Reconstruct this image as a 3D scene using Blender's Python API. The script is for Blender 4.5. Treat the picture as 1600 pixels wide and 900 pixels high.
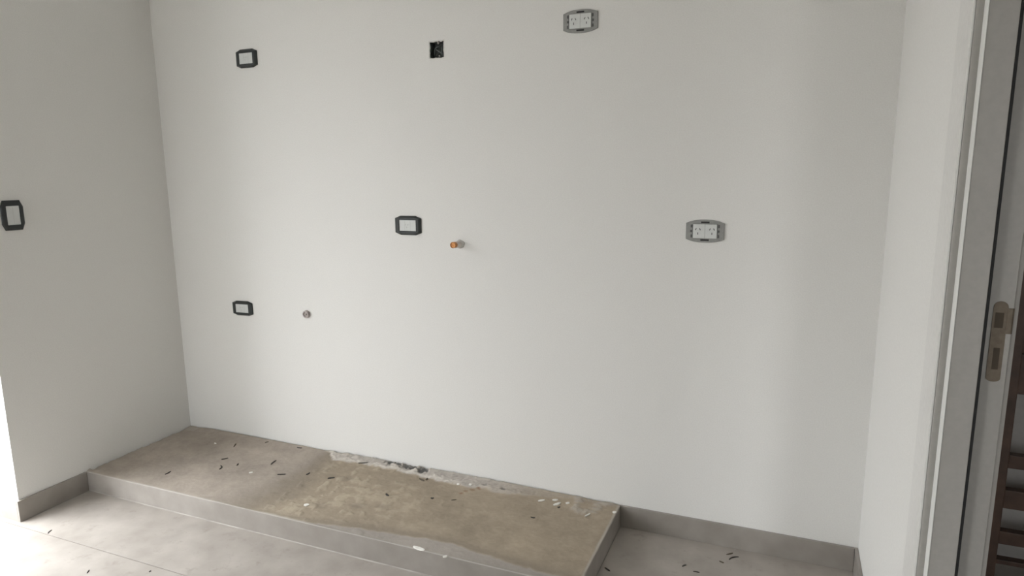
import bpy, bmesh, math, random
from mathutils import Vector, Matrix, noise

random.seed(7)
for o in list(bpy.data.objects):
    bpy.data.objects.remove(o)
scene = bpy.context.scene
COL = scene.collection

# ------------------------------------------------------------------ camera
CAM = Vector((2.6743, -2.2963, 1.32))
YAW, PITCH, ROLL, FPX = 0.3929, 0.1762, 0.0096, 1049.33
_f = Vector((-math.sin(YAW)*math.cos(PITCH), math.cos(YAW)*math.cos(PITCH), -math.sin(PITCH)))
_r = Vector((math.cos(YAW), math.sin(YAW), 0))
_d = _f.cross(_r)
RT = math.cos(ROLL)*_r + math.sin(ROLL)*_d
DN = -math.sin(ROLL)*_r + math.cos(ROLL)*_d
cam_data = bpy.data.cameras.new('camera')
cam_data.sensor_width = 36.0
cam_data.lens = FPX/1600*36
cam_data.clip_start = 0.02
cam = bpy.data.objects.new('camera', cam_data)
COL.objects.link(cam)
m = Matrix.Identity(4)
for i in range(3):
    m[i][0] = RT[i]; m[i][1] = -DN[i]; m[i][2] = -_f[i]; m[i][3] = CAM[i]
cam.matrix_world = m
scene.camera = cam

def cast(px, py, axis, val):
    """photo pixel -> the point where its ray meets the plane coord[axis]=val"""
    v = RT*((px-800)/FPX) + DN*((py-450)/FPX) + _f
    return CAM + v*((val-CAM[axis])/v[axis])

# ------------------------------------------------------------------ world, light, exposure
W_, H_, D_ = 2.9436, 0.0839, 0.542      # room width, plinth/baseboard height, plinth depth
PW = 2.1542                             # plinth length
LEND = 0.8094                           # the short side wall ends here, the window opening begins
CEIL = 2.60
FRONT = -4.3
WIN = (-1.61, -LEND, 2.05)              # balcony opening y0, y1, head height
WIN2 = (0.05, 0.80, 0.0, 2.1)             # second opening in the wall behind the camera: x0, x1, z0, z1

world = bpy.data.worlds.new('overcast_sky')
scene.world = world
world.use_nodes = True
wn = world.node_tree.nodes; wlk = world.node_tree.links
bg = wn['Background']
SKY = 20.5
# overcast sky: three times brighter overhead than at the horizon, dull ground below it
wtc = wn.new('ShaderNodeTexCoord'); wsp = wn.new('ShaderNodeSeparateXYZ')
wlk.new(wtc.outputs['Generated'], wsp.inputs[0])
wrp = wn.new('ShaderNodeValToRGB'); wmr = wn.new('ShaderNodeMapRange')
wmr.inputs['From Min'].default_value = -1.0; wmr.inputs['From Max'].default_value = 1.0
wlk.new(wsp.outputs['Z'], wmr.inputs['Value']); wlk.new(wmr.outputs['Result'], wrp.inputs['Fac'])
el = wrp.color_ramp.elements
TINT = (0.972, 1.0, 1.035)
el[0].position = 0.485; el[0].color = (0.14, 0.135, 0.13, 1)
el[1].position = 0.515; el[1].color = tuple(c/3 for c in TINT)+(1,)
e2 = el.new(1.0); e2.color = TINT+(1,)
wlk.new(wrp.outputs['Color'], bg.inputs[0])
bg.inputs[1].default_value = SKY
def portal(name, loc, rot, sx, sy):
    l = bpy.data.lights.new(name, 'AREA')
    l.shape = 'RECTANGLE'; l.size = sx; l.size_y = sy
    l.cycles.is_portal = True
    o = bpy.data.objects.new(name, l)
    COL.objects.link(o); o.location = loc; o.rotation_euler = rot
    return o
portal('window_daylight_portal', (-0.2, (WIN[0]+WIN[1])/2, WIN[2]/2), (0, -math.pi/2, 0), WIN[2], WIN[1]-WIN[0])
portal('rear_daylight_portal', ((WIN2[0]+WIN2[1])/2, FRONT-0.1, (WIN2[2]+WIN2[3])/2), (math.pi/2, 0, 0), WIN2[1]-WIN2[0], WIN2[3]-WIN2[2])
portal('added_hall_opening_portal', (W_+1.0, FRONT-0.1, 1.0), (math.pi/2, 0, 0), 0.5, 2.0)  # daylight through the opening added to brighten the hall
vs = scene.view_settings
vs.view_transform = 'Standard'; vs.look = 'None'; vs.gamma = 1.0; vs.use_curve_mapping = False
vs.exposure = 0.14

# ------------------------------------------------------------------ materials
def mat(name, col, rough=0.6, metal=0.0, noise_scale=None, amt=0.12, col2=None, bump=0.0, bump_scale=200.0, spec=0.5, detail=6):
    mt = bpy.data.materials.new(name); mt.use_nodes = True
    nt = mt.node_tree; b = nt.nodes['Principled BSDF']
    b.inputs['Base Color'].default_value = (*col, 1)
    b.inputs['Roughness'].default_value = rough
    b.inputs['Metallic'].default_value = metal
    b.inputs['Specular IOR Level'].default_value = spec
    tc = nt.nodes.new('ShaderNodeTexCoord')
    if noise_scale:
        n = nt.nodes.new('ShaderNodeTexNoise'); n.inputs['Scale'].default_value = noise_scale
        n.inputs['Detail'].default_value = detail
        nt.links.new(tc.outputs['Object'], n.inputs['Vector'])
        rp = nt.nodes.new('ShaderNodeValToRGB')
        c2 = col2 or tuple(c*(1-amt*2) for c in col)
        rp.color_ramp.elements[0].position = 0.3; rp.color_ramp.elements[0].color = (*c2, 1)
        rp.color_ramp.elements[1].position = 0.7; rp.color_ramp.elements[1].color = (*col, 1)
        nt.links.new(n.outputs['Fac'], rp.inputs['Fac'])
        nt.links.new(rp.outputs['Color'], b.inputs['Base Color'])
    if bump:
        n2 = nt.nodes.new('ShaderNodeTexNoise'); n2.inputs['Scale'].default_value = bump_scale
        n2.inputs['Detail'].default_value = 3
        nt.links.new(tc.outputs['Object'], n2.inputs['Vector'])
        bp = nt.nodes.new('ShaderNodeBump'); bp.inputs['Strength'].default_value = bump
        bp.inputs['Distance'].default_value = 0.002
        nt.links.new(n2.outputs['Fac'], bp.inputs['Height'])
        nt.links.new(bp.outputs['Normal'], b.inputs['Normal'])
    return mt

M_wall = mat('white_wall_paint', (0.797, 0.788, 0.758), 0.75, noise_scale=260, col2=(0.750, 0.741, 0.711), bump=0.25, bump_scale=320, spec=0.25, detail=3)
M_ceil = mat('ceiling_paint', (0.82, 0.81, 0.78), 0.8)
M_tile = mat('dusty_porcelain', (0.435, 0.398, 0.358), 0.50, noise_scale=9, col2=(0.335, 0.303, 0.268), bump=0.06, bump_scale=120, spec=0.4, detail=9)
M_grout = mat('grey_grout', (0.40, 0.37, 0.335), 0.9, noise_scale=30)
def smudge(mt, scale, strength, lo, hi):
    nt = mt.node_tree; b = nt.nodes['Principled BSDF']; src = b.inputs['Base Color'].links[0].from_socket
    tc = nt.nodes.new('ShaderNodeTexCoord'); n = nt.nodes.new('ShaderNodeTexNoise')
    n.inputs['Scale'].default_value = scale; n.inputs['Detail'].default_value = 10; n.inputs['Roughness'].default_value = 0.65
    nt.links.new(tc.outputs['Object'], n.inputs['Vector'])
    mr = nt.nodes.new('ShaderNodeMapRange'); mr.inputs['From Min'].default_value = lo; mr.inputs['From Max'].default_value = hi
    mr.inputs['To Min'].default_value = 0.0; mr.inputs['To Max'].default_value = strength
    nt.links.new(n.outputs['Fac'], mr.inputs['Value'])
    mx = nt.nodes.new('ShaderNodeMix'); mx.data_type = 'RGBA'
    for i_ in mx.inputs:
        if i_.name == 'B' and i_.type == 'RGBA': i_.default_value = (0.22, 0.19, 0.155, 1)
        if i_.name == 'A' and i_.type == 'RGBA': nt.links.new(src, i_)
    nt.links.new(mr.outputs['Result'], mx.inputs[0])
    nt.links.new([o_ for o_ in mx.outputs if o_.type == 'RGBA'][0], b.inputs['Base Color'])
smudge(M_tile, 14, 0.55, 0.58, 0.74)
smudge(M_tile, 60, 0.35, 0.60, 0.72)
M_fillet = mat('pale_grout', (0.47, 0.44, 0.40), 0.9, noise_scale=14, col2=(0.33, 0.30, 0.27))
M_base = mat('grey_porcelain_skirting', (0.35, 0.322, 0.292), 0.36, noise_scale=11, col2=(0.275, 0.25, 0.222), spec=0.5, detail=8)
M_black = mat('black_plate_plastic', (0.016, 0.02, 0.019), 0.38, noise_scale=60, amt=0.1)
M_white = mat('white_module_plastic', (0.66, 0.675, 0.655), 0.4, noise_scale=50, amt=0.03)
M_grey = mat('grey_frame_plastic', (0.30, 0.30, 0.285), 0.5, noise_scale=90, amt=0.08)
M_dark = mat('dark_slot', (0.02, 0.02, 0.02), 0.7)
M_slot = mat('grey_pin_slot', (0.10, 0.10, 0.10), 0.7)
M_pale = mat('pale_marking', (0.48, 0.48, 0.46), 0.6)
M_box = mat('dirty_dark_box_plastic', (0.13, 0.145, 0.135), 0.6, noise_scale=110, col2=(0.035, 0.038, 0.037), bump=0.4, bump_scale=150)
M_wire = mat('grey_wire_sheath', (0.11, 0.125, 0.125), 0.5)
M_plaster = mat('grey_plaster', (0.50, 0.465, 0.43), 0.9, noise_scale=90, amt=0.15, bump=0.6, bump_scale=180)
M_copper = mat('dull_copper', (0.62, 0.30, 0.12), 0.42, 0.75, noise_scale=160, col2=(0.40, 0.17, 0.06))
M_pvc = mat('dusty_pipe', (0.50, 0.445, 0.42), 0.7, noise_scale=120, amt=0.15)
M_frame = mat('grey_lacquered_frame', (0.43, 0.415, 0.385), 0.42, noise_scale=90, amt=0.04, spec=0.4)
M_casing = mat('off_white_casing', (0.72, 0.71, 0.68), 0.5, noise_scale=80, amt=0.03)
M_lit_edge = mat('white_lit_edge', (0.80, 0.80, 0.77), 0.4, noise_scale=80, amt=0.02)  # whiter than the frame, stands in for light on the door stop's side
M_gasket = mat('black_rubber', (0.012, 0.012, 0.012), 0.7)
M_brass = mat('tarnished_brass', (0.185, 0.15, 0.11), 0.5, 0.3, noise_scale=90, col2=(0.14, 0.11, 0.078))
M_wood = mat('dark_brown_wood', (0.115, 0.065, 0.042), 0.5, noise_scale=18, col2=(0.06, 0.034, 0.023))
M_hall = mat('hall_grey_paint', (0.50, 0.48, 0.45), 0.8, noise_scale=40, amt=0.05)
M_chip = mat('black_scrap', (0.035, 0.030, 0.024), 0.6, noise_scale=200, amt=0.2)
M_brownchip = mat('brown_scrap', (0.13, 0.105, 0.075), 0.8, noise_scale=200, amt=0.2)
M_crumb = mat('white_plaster_crumb', (0.86, 0.84, 0.78), 0.9, noise_scale=200, amt=0.05)
M_alu = mat('white_aluminium', (0.75, 0.76, 0.76), 0.35, noise_scale=60, amt=0.02)
M_concrete = mat('balcony_concrete', (0.45, 0.44, 0.42), 0.9, noise_scale=12, amt=0.1)

# ------------------------------------------------------------------ helpers
def link(name, bm, material, parent=None, smooth=False):
    bmesh.ops.recalc_face_normals(bm, faces=bm.faces)
    me = bpy.data.meshes.new(name); bm.to_mesh(me); bm.free()
    me.materials.append(material)
    if smooth:
        for p in me.polygons: p.use_smooth = True
    o = bpy.data.objects.new(name, me); COL.objects.link(o)
    if parent is not None: o.parent = parent
    return o
def tag(o, label, cat=None, group=None, kind=None):
    o['label'] = label
    if cat: o['category'] = cat
    if group: o['group'] = group
    if kind: o['kind'] = kind
    return o
def empty(name, loc=(0, 0, 0), mat4=None):
    o = bpy.data.objects.new(name, None); COL.objects.link(o)
    o.empty_display_size = 0.02
    if mat4 is not None: o.matrix_world = mat4
    else: o.location = loc
    return o
def box(bm, x0, x1, y0, y1, z0, z1, bev=0.0):
    r = bmesh.ops.create_cube(bm, size=1)
    vs_ = r['verts']
    for v in vs_:
        v.co = Vector((x0+(v.co.x+.5)*(x1-x0), y0+(v.co.y+.5)*(y1-y0), z0+(v.co.z+.5)*(z1-z0)))
    if bev:
        es = list({e for v in vs_ for e in v.link_edges})
        bmesh.ops.bevel(bm, geom=es, offset=bev, segments=2, affect='EDGES', profile=0.6)
def boxo(name, dims, material, parent=None, bev=0.0):
    bm = bmesh.new(); box(bm, *dims, bev=bev)
    return link(name, bm, material, parent)
def cyl(bm, p0, p1, r0, r1, n=24):
    p0 = Vector(p0); p1 = Vector(p1); d = (p1-p0)
    q = d.to_track_quat('Z', 'Y').to_matrix().to_4x4()
    bmesh.ops.create_cone(bm, cap_ends=True, segments=n, radius1=r0, radius2=r1, depth=d.length,
                          matrix=Matrix.Translation((p0+p1)/2) @ q)
def loft(bm, loops, cap_first=False, cap_last=False):
    rows = [[bm.verts.new(p) for p in lp] for lp in loops]
    n = len(rows[0])
    for a, b in zip(rows, rows[1:]):
        for i in range(n):
            bm.faces.new((a[i], a[(i+1) % n], b[(i+1) % n], b[i]))
    if cap_first: bm.faces.new(rows[0])
    if cap_last: bm.faces.new(rows[-1])

# ------------------------------------------------------------------ the room
def grid_wall(name, us, vs_list, holes, thick, to3d, material):
    """a thick wall with rectangular through-holes; us/vs_list are grid lines, to3d(u,v,depth)"""
    bm = bmesh.new(); cache = {}
    def V(u, v, d):
        k = (round(u, 5), round(v, 5), d)
        if k not in cache: cache[k] = bm.verts.new(to3d(u, v, d))
        return cache[k]
    nu, nv = len(us)-1, len(vs_list)-1
    solid = lambda i, j: 0 <= i < nu and 0 <= j < nv and (i, j) not in holes
    for i in range(nu):
        for j in range(nv):
            if not solid(i, j): continue
            u0, u1, v0, v1 = us[i], us[i+1], vs_list[j], vs_list[j+1]
            for d in (0.0, thick):
                bm.faces.new([V(u0, v0, d), V(u1, v0, d), V(u1, v1, d), V(u0, v1, d)])
            for (di, dj, a, b) in ((-1, 0, (u0, v0), (u0, v1)), (1, 0, (u1, v0), (u1, v1)),
                                   (0, -1, (u0, v0), (u1, v0)), (0, 1, (u0, v1), (u1, v1))):
                if not solid(i+di, j+dj):
                    bm.faces.new([V(*a, 0.0), V(*b, 0.0), V(*b, thick), V(*a, thick)])
    o = link(name, bm, material)
    return o

# opening for the wall box in the back wall
BX = (cast(671, 78, 1, 0).x, cast(693.5, 78, 1, 0).x)
BZ = (cast(682, 91.5, 1, 0).z, cast(682, 64, 1, 0).z)
wb = grid_wall('wall_back', [-0.35, BX[0], BX[1], W_], [0, BZ[0], BZ[1], CEIL], {(1, 1)}, 0.15,
               lambda u, v, d: (u, d, v), M_wall)
tag(wb, 'long white painted back wall carrying the sockets', 'wall', kind='structure')
# short shaded side wall with the balcony opening beyond its end
wl = grid_wall('wall_left', [FRONT, WIN[0], WIN[1], 0.0], [0, WIN[2], CEIL], {(1, 0)}, 0.35,
               lambda u, v, d: (-d, u, v), M_wall)
tag(wl, 'white painted side wall in shade, ending at the bright opening', 'wall', kind='structure')
WT = 0.1115                             # thickness of the doorway wall
DOOR_Y0, DOOR_Y1, DOOR_H = -1.80, -0.8625, 2.08
wr = grid_wall('wall_right', [FRONT, DOOR_Y0, DOOR_Y1, 0.0], [0, DOOR_H, CEIL], {(1, 0)}, WT,
               lambda u, v, d: (W_+d, u, v), M_wall)
tag(wr, 'bright white side wall beside the door frame', 'wall', kind='structure')
wf = grid_wall('wall_front', [-0.35, WIN2[0], WIN2[1], W_+WT], [0, WIN2[3], CEIL], {(1, 0)}, 0.2,
               lambda u, v, d: (u, FRONT-d, v), M_wall)
tag(wf, 'white wall behind the viewer with a second opening', 'wall', kind='structure')
c = boxo('ceiling', (-0.35, W_+1.7, FRONT-0.2, 0.35, CEIL, CEIL+0.15), M_ceil)
tag(c, 'plain white ceiling', 'ceiling', kind='structure')

# floor: bed of grout with large format slabs laid on it
fl = boxo('floor', (-0.35, W_+1.7, FRONT-0.2, 0.35, -0.12, -0.003), M_grout)
tag(fl, 'dusty pale grey porcelain slab floor', 'floor', kind='structure')
GX = [-0.35, -0.2465, PW, W_+1.7]; GY = [0.35, -0.84, -2.04, -3.24, FRONT-0.2]
for i in range(3):
    for j in range(4):
        boxo('tile', (GX[i]+0.0015, GX[i+1]-0.0015, GY[j+1]+0.0015, GY[j]-0.0015, -0.0045, 0.0), M_tile, fl, bev=0.0008)
bal = boxo('trim_1', (-2.2, -0.36, FRONT, 0.15, -0.14, -0.02), M_concrete)  # unseen slab, added so less light comes from below the horizon
tag(bal, 'unseen concrete balcony slab added outside the bright opening to weaken light from below', 'balcony', kind='structure')
bal2 = boxo('trim_2', (-0.35, W_+1.7, FRONT-2.0, FRONT-0.21, -0.14, -0.02), M_concrete)
tag(bal2, 'concrete terrace slab outside the rear opening', 'terrace', kind='structure')

# window frames in the two openings (white aluminium, sliding sashes pushed aside)
def window(name, label, along, fixed, a0, a1, top):
    root = empty(name); tag(root, label, 'window', kind='structure')
    def part(nm, u0, u1, v0, v1, w0, w1):
        d = (fixed+w0, fixed+w1, u0, u1, v0, v1) if along == 'y' else (u0, u1, fixed+w0, fixed+w1, v0, v1)
        boxo(nm, d, M_alu, root, bev=0.002)
    part('frame_post', a0, a0+0.045, 0.0, top, -0.05, 0.05); part('frame_post', a1-0.045, a1, 0.0, top, -0.05, 0.05)
    part('frame_head', a0+0.045, a1-0.045, top-0.045, top, -0.05, 0.05)
    part('sill_track', a0+0.045, a1-0.045, 0.0, 0.02, -0.05, 0.05)
window('window_1', 'white aluminium frame of the bright balcony opening', 'y', -0.295, WIN[0], WIN[1], WIN[2])
window('window_2', 'white aluminium frame of the rear opening', 'x', FRONT-0.14, WIN2[0], WIN2[1], WIN2[3])

# hall beyond the doorway
HX1 = W_+1.6
hb = boxo('wall_hall_back', (W_+WT, HX1, 0.24, 0.35, 0, CEIL), M_hall); tag(hb, 'dim grey hall wall seen past the door frame', 'wall', kind='structure')
hs = boxo('wall_hall_side', (HX1, HX1+0.1, FRONT-0.2, 0.35, 0, CEIL), M_hall); tag(hs, 'dim hall side wall beyond the doorway', 'wall', kind='structure')
hf = grid_wall('wall_hall_front', [W_+WT, W_+0.75, W_+1.25, HX1], [0, 2.0, CEIL], {(1, 0)}, 0.2, lambda u, v, d: (u, FRONT-d, v), M_hall)  # out-of-view opening added to let more daylight into the hall
tag(hf, 'dim hall end wall with an opening added for daylight', 'wall', kind='structure')
hn = boxo('wall_hall_near', (W_+0.002, W_+WT, 0.002, 0.24, 0, CEIL), M_hall); tag(hn, 'stub of hall wall behind the back wall', 'wall', kind='structure')

# ------------------------------------------------------------------ baseboards
BT = 0.010
def baseboard(name, label, pieces):
    """pieces: list of (x0,x1,y0,y1)"""
    bm = bmesh.new()
    for (x0, x1, y0, y1) in pieces:
        box(bm, x0, x1, y0, y1, 0.0, H_, bev=0.0012)
    o = link(name, bm, M_base); tag(o, label, 'baseboard', kind='structure'); return o
baseboard('baseboard_back', 'grey porcelain skirting between plinth and doorway wall', [(PW+0.001, W_-BT-0.001, -BT, -0.0003)])
baseboard('baseboard_right', 'grey porcelain skirting along the doorway wall', [(W_-BT, W_-0.0003, -0.777, -0.0003)])
bl = baseboard('baseboard_left', 'grey porcelain skirting on the shaded wall end, wrapping its corner',
               [(0.0003, BT, -LEND-BT, -D_-0.001), (-0.24, -0.0003, -LEND-BT, -LEND-0.0003)])

# ------------------------------------------------------------------ plinth
plinth = empty('cabinet_plinth', (0, 0, 0))
tag(plinth, 'low cement kitchen plinth with stained top against the back wall', 'plinth')
boxo('core', (0.001, PW-0.009, -D_+0.009, -0.001, 0.0, H_-0.012), M_plaster, plinth)
# tiled fascias (front and one return)
boxo('front_fascia', (0.001, PW, -D_, -D_+0.009, 0.0, H_-0.0015), M_base, plinth, bev=0.001)
bm = bmesh.new()
GN = 160; r0, r1, r2 = [], [], []
for k in range(GN+1):
    x = 0.012+(PW-0.014)*k/GN
    w_ = 0.0042*(1+0.45*noise.noise(Vector((x*9, 2, 0)))+0.3*noise.noise(Vector((x*40, 5, 0))))*(0.35+0.65*min(1, x/0.25))
    r0.append(bm.verts.new((x, -D_-w_, 0.0003))); r1.append(bm.verts.new((x, -D_-w_*0.5, 0.0014))); r2.append(bm.verts.new((x, -D_-0.0003, 0.0022)))
for k in range(GN):
    bm.faces.new((r0[k], r0[k+1], r1[k+1], r1[k])); bm.faces.new((r1[k], r1[k+1], r2[k+1], r2[k]))
link('grout_fillet', bm, M_fillet, plinth, True)
boxo('side_fascia', (PW-0.009, PW, -D_+0.0095, -0.001, 0.0, H_-0.0015), M_base, plinth, bev=0.001)

def sm(a, b, x):
    t = max(0.0, min(1.0, (x-a)/(b-a))); return t*t*(3-2*t)
def interp(pts, x):
    if x <= pts[0][0]: return pts[0][1]
    for (x0, y0), (x1, y1) in zip(pts, pts[1:]):
        if x <= x1: return y0+(y1-y0)*(x-x0)/(x1-x0)
    return pts[-1][1]
def pl(px, py):
    p = cast(px, py, 2, H_); return (p.x, p.y)
# edge of the brown cement skin along the front, damp seam, pale mortar band (read off in plinth coordinates)
front_edge = sorted([pl(470, 815), pl(520, 820), pl(560, 825), pl(630, 836), pl(700, 848), pl(727, 857), pl(790, 877), pl(840, 892)])
front_edge = [(front_edge[0][0]-0.2, -D_-0.01)] + front_edge
seam = sorted([(y, x) for (x, y) in (pl(522, 707), pl(500, 722), pl(462, 748), pl(425, 768), pl(395, 782), pl(372, 793))])
band = sorted([pl(505, 701), pl(522, 719), pl(560, 725), pl(580, 729), pl(624, 737), pl(680, 751), pl(727, 761), pl(759, 766), pl(784, 773), pl(830, 776), pl(900, 781)])
gouge = [(lambda p: (p.x, min(p.y, -0.008)))(cast(q[0], q[1], 2, H_+0.008)) for q in ((612, 722), (622, 724), (635, 728), (645, 730), (656, 734), (662, 733))]
gouge2 = [pl(*q) for q in ((548, 711), (565, 713), (586, 719), (598, 718), (545, 706), (780, 753), (785, 765), (758, 760))]
rust = [pl(*q) for q in ((728, 768), (738, 766), (748, 764), (720, 771))]
mortar = [pl(*q) for q in ((903, 776), (902.5, 780), (902, 785), (900, 790), (899, 794), (907, 798), (915, 800), (925, 801), (930, 796), (935, 791), (945, 788), (955, 785))]
blot = [pl(*q) for q in ((445, 752), (470, 760), (520, 745), (540, 748), (500, 790), (560, 790), (600, 793), (455, 775))]
LN = lambda c_: Vector(c_)
C_LEFT = LN((0.385, 0.335, 0.285)); C_RIGHT = LN((0.35, 0.292, 0.220)); C_DAMP_SHADE = LN((0.245, 0.208, 0.165))  # the damp tone also paints shade at the skin's step and wall cracks
C_FRONT = LN((0.36, 0.325, 0.29)); C_PALE = LN((0.66, 0.62, 0.56)); C_GREY = LN((0.47, 0.43, 0.385))
C_BLACK = LN((0.09, 0.088, 0.085)); C_RUST = LN((0.23, 0.13, 0.075)); C_OCHRE = LN((0.47, 0.41, 0.31))
def dmin(pts, x, y, sx=1.0):
    return min(math.hypot((x-a)*sx, y-b) for a, b in pts)
HEAP = [(0.02, 0.0), (0.12, 0.016), (0.5, 0.013), (0.9, 0.008), (1.2, 0.012), (1.6, 0.010), (2.0, 0.005), (2.15, 0.0)]
def top(x, y):
    """height offset and colour of the plinth's top at (x, y)"""
    P = Vector((x, y, 0.0))
    n1 = noise.fractal(P*5.0+Vector((3, 1, 0)), 0.8, 2.2, 5)
    n2 = noise.fractal(P*22.0+Vector((9, 4, 2)), 0.8, 2.2, 4)
    n3 = noise.fractal(P*90.0, 0.7, 2.1, 3)
    wob = 0.010*n2
    z = 0.0007*n2+0.0004*n3
    xs = interp(seam, y)
    t = sm(-0.03, 0.05, x-xs+0.02*n1)
    col = C_LEFT.lerp(C_RIGHT, t)*(1+0.16*n1+0.10*n2+0.06*n3)
    if t > 0.3: z += 0.0016*n1*t+0.0010*abs(n2)*t
    # ochre lumps right of the seam
    lump = sm(0.05, 0.5, n2+0.6*n1)*sm(0.0, 0.06, x-xs)*(1-sm(0.30, 0.75, x-xs))
    col = col.lerp(C_OCHRE, 0.36*lump); z += 0.0015*lump
    # damp band along the seam
    dw = 0.055 + 0.05*sm(-0.1, -0.5, y)
    db = math.exp(-((x-xs-0.01+0.03*n1)/dw)**2)
    col = col.lerp(C_DAMP_SHADE, min(1.0, 0.85*db*(0.85+0.35*n2))); z -= 0.0015*db
    for bx_, by_ in blot:
        q = math.hypot((x-bx_), (y-by_)*1.3)
        if q < 0.07: col = col.lerp(C_DAMP_SHADE, 0.55*(1-sm(0.012, 0.04, q+0.014*n2)))
    # front strip with the cement skin worn off
    fe = interp(front_edge, x)+wob*0.5
    k = sm(-0.004, 0.004, fe-y)
    if x > front_edge[0][0]:
        col = col.lerp(C_DAMP_SHADE, 0.62*math.exp(-((y-fe-0.012)/0.022)**2))  # dark line painted as the shadow of the cement skin's step
        col = col.lerp(C_FRONT*(1+0.1*n1+0.05*n3), k); z -= 0.0022*k
    # clean tile edge
    ed = sm(0.013, 0.006, min(y+D_+0.002, PW-x)+0.002*n2) if (PW-x) > 0 else 1
    col = col.lerp(LN((0.47, 0.44, 0.40)), 0.7*ed)
    # pale mortar residue by the wall
    if x > band[0][0]-0.02:
        be = interp(band, x)+wob*1.2
        fade = 1-sm(1.55, 1.95, x)*0.75
        k = sm(-0.006, 0.010, y-be)*sm(band[0][0]-0.02, band[0][0]+0.03, x)
        line_ = math.exp(-((y-be-0.012)/0.012)**2)*(1-sm(1.35, 1.7, x))
        col = col.lerp(C_GREY*(1+0.2*n2+0.12*n3), k*fade)
        col = col.lerp(C_PALE, 0.85*line_*k*(0.75+0.7*n3)); z += k*fade*(0.004+0.0025*n2+0.0015*n3)
        g = dmin(gouge, x, y, 0.7)
        if g < 0.045:
            q = 1-sm(0.008, 0.024, g+0.012*n3+0.008*n2); col = col.lerp(C_BLACK, 0.92*q); z -= 0.005*q
        g = dmin(gouge2, x, y, 0.8)
        if g < 0.02:
            q = 1-sm(0.003, 0.012, g+0.007*n3); col = col.lerp(C_BLACK, 0.7*q); z -= 0.003*q
        g = dmin(rust, x, y, 0.6)
        if g < 0.03: col = col.lerp(C_RUST, 0.7*(1-sm(0.002, 0.010, g+0.004*n3)))
    g = dmin(mortar, x, y, 1.0)
    if g < 0.05:
        q = 1-sm(0.003, 0.026, g+0.016*n2+0.008*n3); z += 0.0035*q*(1+0.5*n3); col = col.lerp(C_GREY, 0.6*q)
    # mortar heaped where the cement meets the walls, and the crack along them
    z += math.exp(y/0.03)*interp(HEAP, x)*(0.9+0.12*n1)
    heap2 = math.exp(-x/0.012)*(0.5+0.8*n2+0.6*n1)
    z += 0.006*heap2; col = col.lerp(C_GREY, max(0.0, min(0.6, 0.8*heap2)))
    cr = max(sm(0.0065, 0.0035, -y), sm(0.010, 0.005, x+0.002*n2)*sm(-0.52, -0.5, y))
    z -= 0.010*cr; col = col.lerp(C_DAMP_SHADE*0.6, 0.8*cr)  # sunken crack, its shade also put into the colour
    if x < 0.07 and y > -0.045:
        col = col.lerp(C_GREY, 0.5); z += 0.012*(1-x/0.07)*(1+y/0.045)
    # keep the outer rim at tile height
    rim = sm(0.012, 0.003, min(y+D_, PW-x))
    z = z*(1-rim)-0.0005*rim
    return z, col

NX, NY = 560, 150
verts, cols = [], []
for j in range(NY+1):
    ty = j/NY
    y = -D_+0.0012+(D_-0.0012-0.0015)*(ty + 0.10*math.sin(math.pi*2*ty)/(2*math.pi)*0)
    for i in range(NX+1):
        x = 0.0015+(PW-0.0012-0.0015)*i/NX
        z, cc = top(x, y)
        verts.append((x, y, H_+z)); cols.append((max(cc.x, .01), max(cc.y, .01), max(cc.z, .01), 1))
faces = []
for j in range(NY):
    for i in range(NX):
        a = j*(NX+1)+i
        faces.append((a, a+1, a+NX+2, a+NX+1))
# skirt down to the core so that the skin has thickness
ring = [i for i in range(NX+1)] + [j*(NX+1)+NX for j in range(1, NY+1)] + [NY*(NX+1)+i for i in range(NX-1, -1, -1)] + [j*(NX+1) for j in range(NY-1, 0, -1)]
b0 = len(verts)
for k in ring:
    x, y, z = verts[k]; verts.append((x, y, H_-0.0118)); cols.append(cols[k])
for k in range(len(ring)):
    k2 = (k+1) % len(ring)
    faces.append((ring[k2], ring[k], b0+k, b0+k2))
me = bpy.data.meshes.new('cement_top'); me.from_pydata(verts, [], faces)
ca = me.color_attributes.new('stain', 'FLOAT_COLOR', 'POINT')
for k, cc in enumerate(cols): ca.data[k].color = cc
for p in me.polygons: p.use_smooth = True
M_top = mat('stained_cement', (0.4, 0.35, 0.3), 0.82, bump=0.35, bump_scale=260, spec=0.25)
at_ = M_top.node_tree.nodes.new('ShaderNodeAttribute'); at_.attribute_name = 'stain'
M_top.node_tree.links.new(at_.outputs['Color'], M_top.node_tree.nodes['Principled BSDF'].inputs['Base Color'])
me.materials.append(M_top)
ct = bpy.data.objects.new('cement_top', me); COL.objects.link(ct); ct.parent = plinth
ct['label'] = 'brown stained rough cement top'

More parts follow.
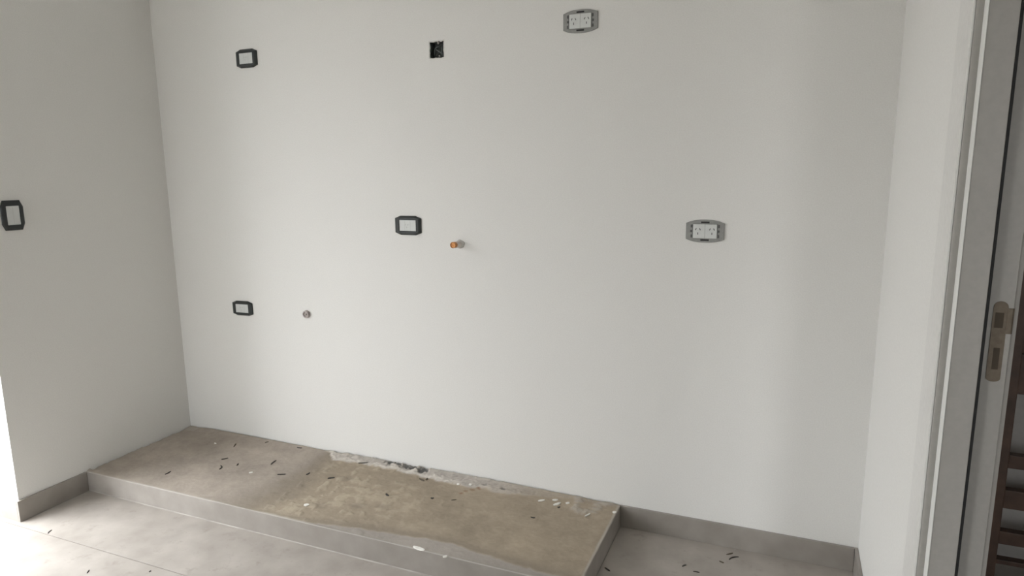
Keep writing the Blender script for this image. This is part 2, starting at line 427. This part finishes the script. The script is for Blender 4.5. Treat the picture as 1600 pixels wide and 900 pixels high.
# ------------------------------------------------------------------ door frame (doorway in the right wall)
door = empty('door_1', (W_, -0.9, 0))
tag(door, 'pale grey door frame with black seal and strike plate', 'door frame', kind='structure')
def dpart(name, dims, material, parent=door, bev=0.0):
    o = boxo(name, dims, material, None, bev); o.parent = parent
    o.matrix_parent_inverse = Matrix.Translation(-Vector((W_, -0.9, 0))); return o
YB = -0.888; YB2 = -1.774; HB = 2.055
X0, X1 = W_, W_+WT
dpart('casing', (X0-0.005, X0-0.0002, YB+0.0, -0.781, 0.0, HB+0.10), M_casing, bev=0.002)
dpart('casing', (X0-0.005, X0-0.0002, YB2-0.109, YB2, 0.0, HB+0.10), M_casing, bev=0.002)
dpart('casing', (X0-0.005, X0-0.0002, YB2+0.0005, YB-0.0005, HB, HB+0.10), M_casing, bev=0.002)
def jamb(ysign, y):
    # profile in x (0..0.1015) and depth d away from the opening, extruded in z
    prof = [(0.0, 0.0), (0.1045, 0.0), (0.1060, 0.0035), (0.1080, 0.0045), (0.1135, 0.0065), (0.1135, 0.0255), (0.0, 0.0255)]
    bm = bmesh.new()
    lo = [(x, ysign*d, 0.0) for x, d in prof]; hi = [(x, ysign*d, HB) for x, d in prof]
    loft(bm, [[(X0+a, y+b, c_) for a, b, c_ in lo], [(X0+a, y+b, c_) for a, b, c_ in hi]], True, True)
    o = link('jamb', bm, M_frame); o.parent = door; o.matrix_parent_inverse = Matrix.Translation(-Vector((W_, -0.9, 0)))
    return o
jm = jamb(1, YB); jamb(-1, YB2)
dpart('head', (X0, X1, YB2+0.0005, YB-0.0005, HB, HB+0.0255-0.002), M_frame, bev=0.001)
SX0, SX1, SD = X0+0.0130, X0+0.0565, 0.029
dpart('door_stop', (SX0, SX1, YB-SD, YB-0.0002, 0.0, HB-0.030), M_frame, bev=0.0015)
dpart('door_stop', (SX0, SX1, YB2+0.0002, YB2+SD, 0.0, HB-0.030), M_frame, bev=0.0015)
dpart('door_stop', (SX0, SX1, YB2+SD+0.0005, YB-SD-0.0005, HB-0.029, HB-0.0003), M_frame, bev=0.0015)
dpart('lit_edge_strip', (SX0-0.0014, SX0-0.0002, YB-SD-0.0012, YB-0.0002, 0.0, HB-0.030), M_lit_edge, bev=0.0008)  # added white strip that paints the highlight along the door stop
dpart('lit_edge_strip', (SX0-0.0014, SX0-0.0002, YB2+0.0002, YB2+SD+0.0012, 0.0, HB-0.030), M_lit_edge, bev=0.0008)
dpart('rubber_seal', (SX1+0.0002, SX1+0.0050, YB-SD+0.0010, YB-0.006, 0.0, HB-0.032), M_gasket, bev=0.001)
dpart('rubber_seal', (SX1+0.0002, SX1+0.0050, YB2+0.006, YB2+SD-0.001, 0.0, HB-0.032), M_gasket, bev=0.001)
# strike plate with rounded ends, lip, latch hole and bolt hole
def jp(px, py): return cast(px, py, 1, YB)
sx0, sx1 = X0+0.0745, X0+0.0965
sz1 = jp(1563, 470.5).z; sz0 = jp(1551, 596).z
rr = (sx1-sx0)/2; cxm = (sx0+sx1)/2
bm = bmesh.new()
out = []
for k in range(13):
    a = math.pi*k/12; out.append((cxm+rr*math.cos(a), sz1-rr*0.95+rr*0.95*math.sin(a)))
for k in range(13):
    a = math.pi+math.pi*k/12; out.append((cxm+rr*math.cos(a), sz0+rr*0.6+rr*0.6*math.sin(a)))
loft(bm, [[(x, YB-0.0002, z) for x, z in out], [(x, YB-0.0018, z) for x, z in out]], False, True)
sp = link('strike_plate', bm, M_brass); sp.parent = door; sp.matrix_parent_inverse = Matrix.Translation(-Vector((W_, -0.9, 0)))
sp['label'] = 'tarnished brass strike plate'
lz1, lz0 = jp(1580, 482).z, jp(1580, 522).z
bm = bmesh.new()
lp = [(sx1-0.001, -0.0018), (sx1+0.0065, -0.0020), (sx1+0.0095, 0.0002), (sx1+0.0095, 0.0015), (sx1+0.006, -0.0004), (sx1-0.001, -0.0003)]
loft(bm, [[(x, YB+d-0.0004, lz0) for x, d in lp], [(x, YB+d-0.0004, lz1) for x, d in lp]], True, True)
def spart(name, bm, material):
    o = link(name, bm, material); o.parent = sp; return o
spart('lip', bm, M_brass)
M_hole = mat('dark_brass_hole', (0.075, 0.058, 0.04), 0.8)
for (za, zb, xa, xb, nm) in ((jp(1560, 488).z, jp(1560, 512).z, 0.0035, 0.0165, 'latch_hole'), (jp(1556, 543).z, jp(1556, 577).z, 0.0068, 0.0165, 'bolt_hole')):
    bm = bmesh.new(); box(bm, sx0+xa, sx0+xb, YB-0.0021, YB-0.0016, zb, za)
    spart(nm, bm, M_hole)

# ------------------------------------------------------------------ wooden rack in the hall
def rel(o, parent):
    o.parent = parent; o.matrix_parent_inverse = parent.matrix_world.inverted(); return o
RX = W_+0.335; RY0, RY1 = 0.10, 0.14
rack = empty('wooden_rack', (RX+0.3, 0.12, 0)); bpy.context.view_layer.update()
tag(rack, 'dark brown wooden rack with horizontal slats beyond the door frame', 'rack')
for (xa, xb) in ((RX, RX+0.068), (RX+0.55, RX+0.618)):
    rel(boxo('post', (xa, xb, RY0, RY1, 0.0, 1.95), M_wood, bev=0.003), rack)
for (za, zb) in ((0.060, 0.075), (0.129, 0.172), (0.251, 0.312), (0.385, 0.428)):
    rel(boxo('slat', (RX+0.068, RX+0.55, RY0+0.004, RY1-0.004, za, zb), M_wood, bev=0.002), rack)
zz = 0.625
while zz < 1.9:
    rel(boxo('board', (RX+0.068, RX+0.55, RY0+0.008, RY1-0.008, zz, zz+0.127), M_wood, bev=0.002), rack); zz += 0.130

# ------------------------------------------------------------------ sockets
def frame_at(px, py, wall, rot=0.0):
    """matrix whose local x runs along the wall, y up the wall, z out of it"""
    if wall == 'back':
        p = cast(px, py, 1, 0.0); bx_ = Vector((1, 0, 0)); bz_ = Vector((0, -1, 0))
    else:
        p = cast(px, py, 0, 0.0); bx_ = Vector((0, 1, 0)); bz_ = Vector((1, 0, 0))
    by_ = Vector((0, 0, 1))
    mm = Matrix(((bx_.x, by_.x, bz_.x, p.x), (bx_.y, by_.y, bz_.y, p.y), (bx_.z, by_.z, bz_.z, p.z), (0, 0, 0, 1)))
    return mm @ Matrix.Rotation(rot, 4, 'Z')
def octo(w, h, cx_, cy_, z):
    return [(-w/2+cx_, -h/2, z), (w/2-cx_, -h/2, z), (w/2, -h/2+cy_, z), (w/2, h/2-cy_, z),
            (w/2-cx_, h/2, z), (-w/2+cx_, h/2, z), (-w/2, h/2-cy_, z), (-w/2, -h/2+cy_, z)]
def insert_mesh(w, h, z0, z1):
    bm = bmesh.new(); box(bm, -w/2, w/2, -h/2, h/2, z0, z1, bev=0.0008); return bm
def slot(parent, x, y, z, ang, l=0.0075, w=0.0022, material=None, name='pin_slot'):
    bm = bmesh.new(); box(bm, -w/2, w/2, -l/2, l/2, -0.0004, 0.0003)
    bmesh.ops.transform(bm, matrix=Matrix.Translation((x, y, z)) @ Matrix.Rotation(ang, 4, 'Z'), verts=bm.verts)
    return link(name, bm, material or M_slot, parent)
def black_socket(name, label, cat, mm, group=None, pins=True, w=0.119, h=0.076):
    root = empty(name, mat4=mm); tag(root, label, cat, group)
    bm = bmesh.new()
    cx_, cy_ = w*0.21, h*0.125
    iw, ih = w*0.635, h*0.575
    loft(bm, [octo(w-0.002, h-0.002, cx_, cy_, 0.0003), octo(w, h, cx_, cy_, 0.002), octo(w-0.004, h-0.004, cx_, cy_, 0.0055),
              octo(w*0.83, h*0.84, cx_*0.75, cy_*0.6, 0.0098), octo(iw+0.003, ih+0.003, 0.002, 0.002, 0.0100),
              octo(iw, ih, 0.0012, 0.0012, 0.0092), octo(iw, ih, 0.0012, 0.0012, 0.0004)], True, False)
    link('cover_plate', bm, M_black, root)
    ins = link('module_insert', insert_mesh(iw-0.0006, ih-0.0006, 0.0006, 0.0074), M_white, root)
    zt = 0.0076
    for gx in ((-iw/6, iw/6) if pins else ()):
        bm = bmesh.new(); box(bm, gx-0.0003, gx+0.0003, -ih/2+0.001, ih/2-0.001, zt-0.0003, zt); link('module_joint', bm, M_pale, ins)
    if pins:
        for (sx, sy, a) in ((-0.0055, 0.0035, 0.52), (0.0055, 0.0035, -0.52), (0, -0.007, 0)):
            slot(ins, sx-0.004, sy, zt, a, 0.006, 0.0016, M_pale)
    else:
        bm = bmesh.new(); box(bm, -iw/2+0.004, iw/2-0.004, -0.0004, 0.0004, zt-0.0003, zt); link('rocker_joint', bm, M_pale, ins)
    return root
black_socket('wall_socket', 'black framed wall socket near the shaded wall, straight above another one', 'socket', frame_at(386, 91.5, 'back'), 'black framed sockets', w=0.113)
black_socket('wall_socket', 'black framed wall socket low near the shaded wall, beside a plain pipe stub', 'socket', frame_at(380, 481.5, 'back', 0.02), 'black framed sockets', w=0.117, h=0.068)
black_socket('wall_socket', 'black framed wall socket right beside the copper pipe stub', 'socket', frame_at(638.3, 352.3, 'back'), 'black framed sockets')
black_socket('light_switch', 'upright black framed switch on the shaded side wall', 'switch', frame_at(19.0, 336.5, 'left', math.pi/2), None, pins=False, w=0.111, h=0.082)

def bulge(w, h, s, z, n=9):
    """outline with straight sides and bowed top and bottom; s = side height"""
    p = []
    for k in range(n+1):
        t = -1+2*k/n; p.append((t*w/2, -(s/2+(h-s)/2*(1-abs(t)**2.6)), z))
    for k in range(n+1):
        t = 1-2*k/n; p.append((t*w/2, (s/2+(h-s)/2*(1-abs(t)**2.6)), z))
    return p
def rectloop(w, h, z, n=9):
    p = []
    for k in range(n+1): p.append(((-1+2*k/n)*w/2, -h/2, z))
    for k in range(n+1): p.append(((1-2*k/n)*w/2, h/2, z))
    return p
def bare_socket(label, mm, w=0.1215, h=0.0755):
    root = empty('bare_socket', mat4=mm); tag(root, label, 'socket', 'uncovered grey sockets')
    bm = bmesh.new(); iw, ih = 0.0765, 0.0465; s = h*0.70
    loft(bm, [bulge(w, h, s, 0.0003), bulge(w, h, s, 0.0032), bulge(w-0.003, h-0.003, s-0.003, 0.0045),
              rectloop(iw+0.003, ih+0.003, 0.0046), rectloop(iw+0.002, ih+0.002, 0.0060), rectloop(iw, ih, 0.0060), rectloop(iw, ih, 0.0004)], True, False)
    fr = link('mounting_frame', bm, M_grey, root)
    for sy in (-1, 1):
        bm = bmesh.new(); box(bm, -0.0135, 0.0135, sy*0.0292-0.0026, sy*0.0292+0.0026, 0.0043, 0.0050); link('clip_slot', bm, M_dark, fr)
    for sx in (-1, 1):
        for (yy, ln, wd) in ((0.0165, 0.010, 0.0052), (0.0, 0.0075, 0.0060), (-0.0165, 0.010, 0.0045)):
            x = sx*(0.0445+0.001*random.uniform(-1, 1))
            bm = bmesh.new(); box(bm, x-wd/2, x+wd/2, yy-ln/2, yy+ln/2, 0.0042, 0.0050, bev=0.0003); link('screw_slot', bm, M_slot, fr)
        bm = bmesh.new(); box(bm, sx*0.0402-0.0008, sx*0.0402+0.0008, -0.022, 0.022, 0.0044, 0.0049); link('side_groove', bm, M_slot, fr)
    for sx in (-1, 1):
        bm = bmesh.new(); box(bm, sx*iw/4-iw/4+0.0003, sx*iw/4+iw/4-0.0003, -ih/2+0.0003, ih/2-0.0003, 0.0006, 0.0078, bev=0.0008)
        ins = link('socket_module', bm, M_white, root)
        cx_ = sx*0.0225
        for (px_, py_, a) in ((-0.0065, 0.0068, -0.52), (0.0065, 0.0068, 0.52), (0.0, -0.0075, 0.0)):
            slot(ins, cx_+px_, py_, 0.0079, a, 0.0072, 0.0026)
    return root
bare_socket('uncovered grey socket frame high on the wall, near the open box', frame_at(907.3, 33.3, 'back'))
bare_socket('uncovered grey socket frame at counter height, toward the door frame', frame_at(1101.7, 361.2, 'back'), 0.1235)

# ------------------------------------------------------------------ open wall box
bxr = empty('wall_box', ((BX[0]+BX[1])/2, 0.0, BZ[0]))
bpy.context.view_layer.update()
tag(bxr, 'open square wall box, dark and dirty inside, without a cover', 'junction box')
bm = bmesh.new()
x0, x1, z0, z1 = BX[0]+0.0006, BX[1]-0.0006, BZ[0]+0.0006, BZ[1]-0.0006
t = 0.002
for d in ((x0, x0+t, 0.001, 0.036, z0, z1), (x1-t, x1, 0.001, 0.036, z0, z1), (x0+t, x1-t, 0.001, 0.036, z0, z0+t), (x0+t, x1-t, 0.001, 0.036, z1-t, z1), (x0, x1, 0.036, 0.038, z0, z1)):
    box(bm, *d)
rel(link('shell', bm, M_box), bxr)
xm, zm = (x0+x1)/2, (z0+z1)/2
def wire(pts, r, material, name='wire'):
    cu = bpy.data.curves.new(name, 'CURVE'); cu.dimensions = '3D'; cu.bevel_depth = r; cu.bevel_resolution = 2
    s = cu.splines.new('BEZIER'); s.bezier_points.add(len(pts)-1)
    for b, p in zip(s.bezier_points, pts):
        b.co = p; b.handle_left_type = b.handle_right_type = 'AUTO'
    o = bpy.data.objects.new(name, cu); COL.objects.link(o); cu.materials.append(material)
    dg = bpy.context.evaluated_depsgraph_get()
    me_ = bpy.data.meshes.new_from_object(o.evaluated_get(dg)); bpy.data.objects.remove(o)
    o = bpy.data.objects.new(name, me_); COL.objects.link(o); return o
rel(wire([(x0+0.006, 0.032, z0+0.012), (x0+0.012, 0.018, zm-0.008), (x0+0.018, 0.012, zm+0.006), (xm+0.004, 0.016, z1-0.016), (xm+0.006, 0.034, z1-0.010)], 0.0026, M_wire), bxr)
rel(wire([(x0+0.010, 0.034, z1-0.022), (x0+0.020, 0.016, zm+0.004), (xm+0.006, 0.012, zm-0.006), (x1-0.010, 0.018, zm-0.012), (x1-0.006, 0.034, zm-0.010)], 0.0026, M_wire), bxr)
rel(wire([(x1-0.012, 0.034, z1-0.012), (x1-0.013, 0.014, zm+0.010), (x1-0.014, 0.012, zm-0.006), (x1-0.018, 0.030, z0+0.008)], 0.0024, M_wire), bxr)
bm = bmesh.new(); bmesh.ops.create_icosphere(bm, subdivisions=2, radius=0.0032)
for v in bm.verts: v.co = v.co*(1+0.25*noise.noise(v.co*900)) + Vector((xm+0.008, 0.006, z0+0.009))
rel(link('screw_lug', bm, M_plaster), bxr)
bm = bmesh.new(); bmesh.ops.create_icosphere(bm, subdivisions=3, radius=0.0045)
for v in bm.verts:
    q = v.co.copy(); v.co = Vector((q.x*0.9, q.y*0.8, q.z*1.3))*(1+0.3*noise.noise(q*700)) + Vector((xm+0.006, 0.003, z1-0.005))
rel(link('plaster_blob', bm, M_plaster), bxr)
# broken plaster round the rim
bm = bmesh.new()
n = 72; ob, ib, mb = [], [], []
for k in range(n):
    a = 2*math.pi*k/n; ca_, sa_ = math.cos(a), math.sin(a)
    s_ = 1/max(abs(ca_), abs(sa_)); hx, hz = (x1-x0)/2, (z1-z0)/2
    px_, pz_ = ca_*s_, sa_*s_
    nn = noise.noise(Vector((px_*2.3, pz_*2.3, 5)))*0.0022+noise.noise(Vector((px_*6, pz_*6, 1)))*0.0013
    ob.append((xm+px_*(hx+0.004+nn), -0.0001, zm+pz_*(hz+0.004+nn)))
    mb.append((xm+px_*(hx+0.001+nn), -0.0016, zm+pz_*(hz+0.001+nn)))
    ib.append((xm+px_*(hx-0.0022+nn*0.9), 0.002, zm+pz_*(hz-0.0022+nn*0.9)))
loft(bm, [ob, mb, ib])
rel(link('plaster_rim', bm, M_wall), bxr)

# ------------------------------------------------------------------ pipe stubs
M_sleeve = mat('plaster_smeared_sleeve', (0.70, 0.645, 0.60), 0.85, noise_scale=140, amt=0.1, bump=0.4)
base = cast(717.5, 381.5, 1, 0.0)
cp = empty('pipe_stub', base); bpy.context.view_layer.update()
tag(cp, 'copper pipe stub poking out of the back wall beside a black socket', 'pipe')
bm = bmesh.new(); P0 = base+Vector((0, 0.02, 0)); P1 = base+Vector((-0.001, -0.034, 0.001))
cyl(bm, P0, P1, 0.0128, 0.0122, 28)
for v in bm.verts: v.co += Vector((noise.noise(v.co*140), 0, noise.noise(v.co*140+Vector((5, 5, 5)))))*0.0012
rel(link('plastered_sleeve', bm, M_sleeve, None), cp)
bm = bmesh.new(); ax = Vector((-0.03, -1, 0.03)).normalized()
L0, L1 = base+Vector((0, -0.015, 0)), base+ax*0.050
q = ax.to_track_quat('Z', 'Y').to_matrix()
def circ(cn, r, n=28): return [tuple(cn+q @ Vector((r*math.cos(2*math.pi*k/n), r*math.sin(2*math.pi*k/n), 0))) for k in range(n)]
loft(bm, [circ(L0, 0.0110), circ(L1-ax*0.002, 0.0118), circ(L1, 0.0120), circ(L1+ax*0.0006, 0.0106), circ(L1-ax*0.003, 0.0096)], True, True)
rel(link('copper_tube', bm, M_copper, None), cp)
bm = bmesh.new()
ring0, ring1 = [], []
for k in range(40):
    a = 2*math.pi*k/40; r = 0.0165+0.003*noise.noise(Vector((math.cos(a)*1.3, math.sin(a)*1.3, 2)))
    ring0.append((base.x+r*1.2*math.cos(a)+0.004, -0.0002, base.z+r*math.sin(a)))
    ring1.append((base.x+0.013*math.cos(a), -0.0035, base.z+0.013*math.sin(a)))
loft(bm, [ring0, ring1], True, True)
M_patch = mat('patching_plaster', (0.74, 0.72, 0.68), 0.9, noise_scale=120, amt=0.1, bump=0.5)
rel(link('plaster_patch', bm, M_patch, None, True), cp)

base2 = cast(480, 490.5, 1, 0.0)
p2 = empty('pipe_stub', base2); bpy.context.view_layer.update()
tag(p2, 'short dusty capped pipe stub low beside a black framed socket', 'pipe')
bm = bmesh.new(); ax = Vector((0, -1, 0)); q = ax.to_track_quat('Z', 'Y').to_matrix()
L0, L1 = base2+Vector((0, 0.02, 0)), base2+Vector((0, -0.013, 0))
loft(bm, [circ(L0, 0.0165), circ(L1+Vector((0, 0.002, 0)), 0.0165), circ(L1, 0.0150), circ(L1, 0.0105), circ(L1+Vector((0, 0.005, 0)), 0.0100)], True, True)
rel(link('pipe_end', bm, M_pvc, None), p2)
bm = bmesh.new(); box(bm, base2.x-0.004, base2.x+0.004, -0.0135, -0.004, base2.z-0.004, base2.z+0.003, bev=0.0012)
rel(link('plug', bm, M_plaster, None), p2)

# ------------------------------------------------------------------ scraps and crumbs
def scrap(name, label, cat, group, a, b, z, material, wid=0.004, th=0.002, bend=0.0, lift=0.0):
    """a thin curled strip lying between two photo points on the level z"""
    A = cast(a[0], a[1], 2, z); B = cast(b[0], b[1], 2, z)
    d = B-A; L = max(d.length, 0.004); d = d.normalized() if d.length > 1e-6 else Vector((1, 0, 0))
    s_ = Vector((-d.y, d.x, 0)); C0 = (A+B)/2; n_ = 8
    rows = []
    def surf(p):
        if z > 0.02:
            return H_+top(min(max(p.x, 0.01), PW-0.01), min(max(p.y, -D_+0.01), -0.008))[0]
        return 0.0
    base_z = max(surf(A), surf(B), surf(C0))
    for k in range(n_+1):
        t_ = -1+2*k/n_
        w_ = wid*(1-0.65*t_*t_)*(0.85+0.3*random.random())/2
        c_ = d*(t_*L/2) + s_*(bend*L*(1-t_*t_))
        h0 = lift*(t_*t_)
        rows.append([c_-s_*w_+Vector((0, 0, h0)), c_+s_*w_+Vector((0, 0, h0)), c_+s_*w_*0.7+Vector((0, 0, h0+th)), c_-s_*w_*0.7+Vector((0, 0, h0+th*0.8))])
    bm = bmesh.new(); loft(bm, [[tuple(p) for p in r_] for r_ in rows], True, True)
    o = link(name, bm, material); o.location = (C0.x, C0.y, base_z+0.0002)
    tag(o, label, cat, group); return o
LB = 'thin dark plastic scrap lying on the stained plinth top'; GB = 'dark scraps on the plinth'
for (a, b, w_, bd) in (((258, 742), (267, 737), 0.006, 0), ((346, 718.5), (356.5, 716.5), 0.005, 0.08), ((343, 734), (345, 728), 0.008, -0.15),
                       ((370, 728), (372.5, 725), 0.006, 0), ((423.5, 726.5), (431.5, 720), 0.008, 0.08), ((433.5, 742), (446.5, 741.5), 0.005, 0.05),
                       ((464, 701), (472, 702), 0.005, 0), ((478.5, 742), (484, 739), 0.009, 0), ((512, 748.5), (523, 747), 0.010, 0.15),
                       ((560, 726), (575, 725), 0.005, 0.05), ((603, 773), (607.5, 776.5), 0.011, 0), ((673, 779), (678, 779), 0.010, 0),
                       ((871, 794), (875, 793), 0.008, 0), ((829, 809), (836, 810), 0.005, 0)):
    lab = {258: 'dark scrap lying alone beside the shaded side wall end of the plinth', 560: 'dark stick at the start of the pale mortar band along the wall',
           343: 'short hooked dark scrap on the smooth grey part of the plinth', 433.5: 'long straight dark scrap on the smooth grey part of the plinth',
           423.5: 'thick slanted dark scrap on the smooth grey part of the plinth', 478.5: 'small dark scrap just before the damp seam in the plinth top',
           512: 'thick dark scrap lying just past the damp seam in the plinth top', 871: 'small dark bit next to the white crumbs near the plinth free end'}.get(
           a[0], 'thin dark scrap on the smooth grey part of the plinth' if a[0] < 500 else 'small dark bit on the brown stained part of the plinth')
    scrap('dark_scrap', lab, 'scrap', GB, a, b, H_, M_chip, w_, 0.0025, bd, 0.001)
LBb = 'faint brown scrap lying on the stained plinth top'; 
for (a, b, w_) in (((365, 699), (369, 693.5), 0.006), ((414, 693.5), (420, 692), 0.005), ((705, 782), (713, 781), 0.006), ((655, 748), (663, 752), 0.010), ((666, 751), (668, 748), 0.010)):
    scrap('brown_scrap', LBb, 'scrap', 'brown scraps on the plinth', a, b, H_, M_brownchip, w_, 0.002)
LW = 'small white plaster crumb lying on the plinth top'
for (a, b, w_) in (((475, 790), (483, 789.5), 0.016), ((335, 693), (338, 694), 0.006), ((389, 739.5), (395, 738.5), 0.006), ((841, 784), (851, 782.5), 0.010),
                   ((865, 790.5), (876, 787), 0.014), ((863, 782.5), (872, 782.5), 0.008), ((884, 788), (890, 787.5), 0.010), ((957, 801), (963, 801.5), 0.014),
                   ((914, 808), (922, 804), 0.006), ((692, 871), (699, 869.5), 0.009), ((714, 758), (718, 759), 0.010), ((733, 759), (737, 760), 0.010)):
    lab = {475: 'bright white plaster chip in the middle of the plinth past the damp seam', 335: 'tiny white crumb on the plinth near the inner wall corner',
           389: 'small pale crumb among the dark scraps on smooth cement', 957: 'white crumb at the very corner of plinth free end and wall',
           914: 'thin white sliver beside the grey mortar lumps', 692: 'small white crumb beside the long pointed flake at the front edge'}.get(a[0], 'white crumb at the edge of the pale mortar band' if a[0] < 800 else 'white crumb in the row near the grey mortar lumps')
    scrap('plaster_crumb', lab, 'crumb', 'white crumbs on the plinth', a, b, H_, M_crumb, w_, 0.004)
scrap('plaster_flake', 'long pointed white plaster flake near the plinth front edge', 'crumb', None, (646, 854), (663, 860), H_, M_crumb, 0.018, 0.003)
LF = 'dark scrap lying on the pale floor before the plinth front'; GF = 'dark scraps on the bright floor'
for (a, b, w_, bd) in (((75, 834), (81, 828.5), 0.005, 0.1), ((136, 896), (139.5, 891), 0.004, 0), ((233, 894), (236, 892), 0.006, 0)):
    scrap('dark_scrap', LF, 'scrap', GF, a, b, 0.0, M_chip, w_, 0.002, bd)
LR = 'dark scrap on the floor between plinth end and doorway wall'; GR = 'dark scraps on the floor past the plinth'
for (a, b, w_, bd, mt_) in (((945, 887), (953, 892.5), 0.006, 0, M_chip), ((1066, 885.5), (1072, 883), 0.006, 0.1, M_chip), ((1083, 893), (1093, 895), 0.005, 0.05, M_chip),
                       ((1139, 875), (1154, 870.5), 0.006, 0.14, M_chip), ((1135, 867), (1145, 864.5), 0.007, 0, M_brownchip), ((1124, 877), (1131, 880), 0.006, 0, M_brownchip)):
    scrap('dark_scrap', 'curved dark shaving on the floor between plinth end and doorway wall' if bd == 0.14 else (LR if mt_ is M_chip else 'faint brown scrap beside the curved shaving on the floor'), 'scrap', GR, a, b, 0.0, mt_, w_, 0.002, bd)
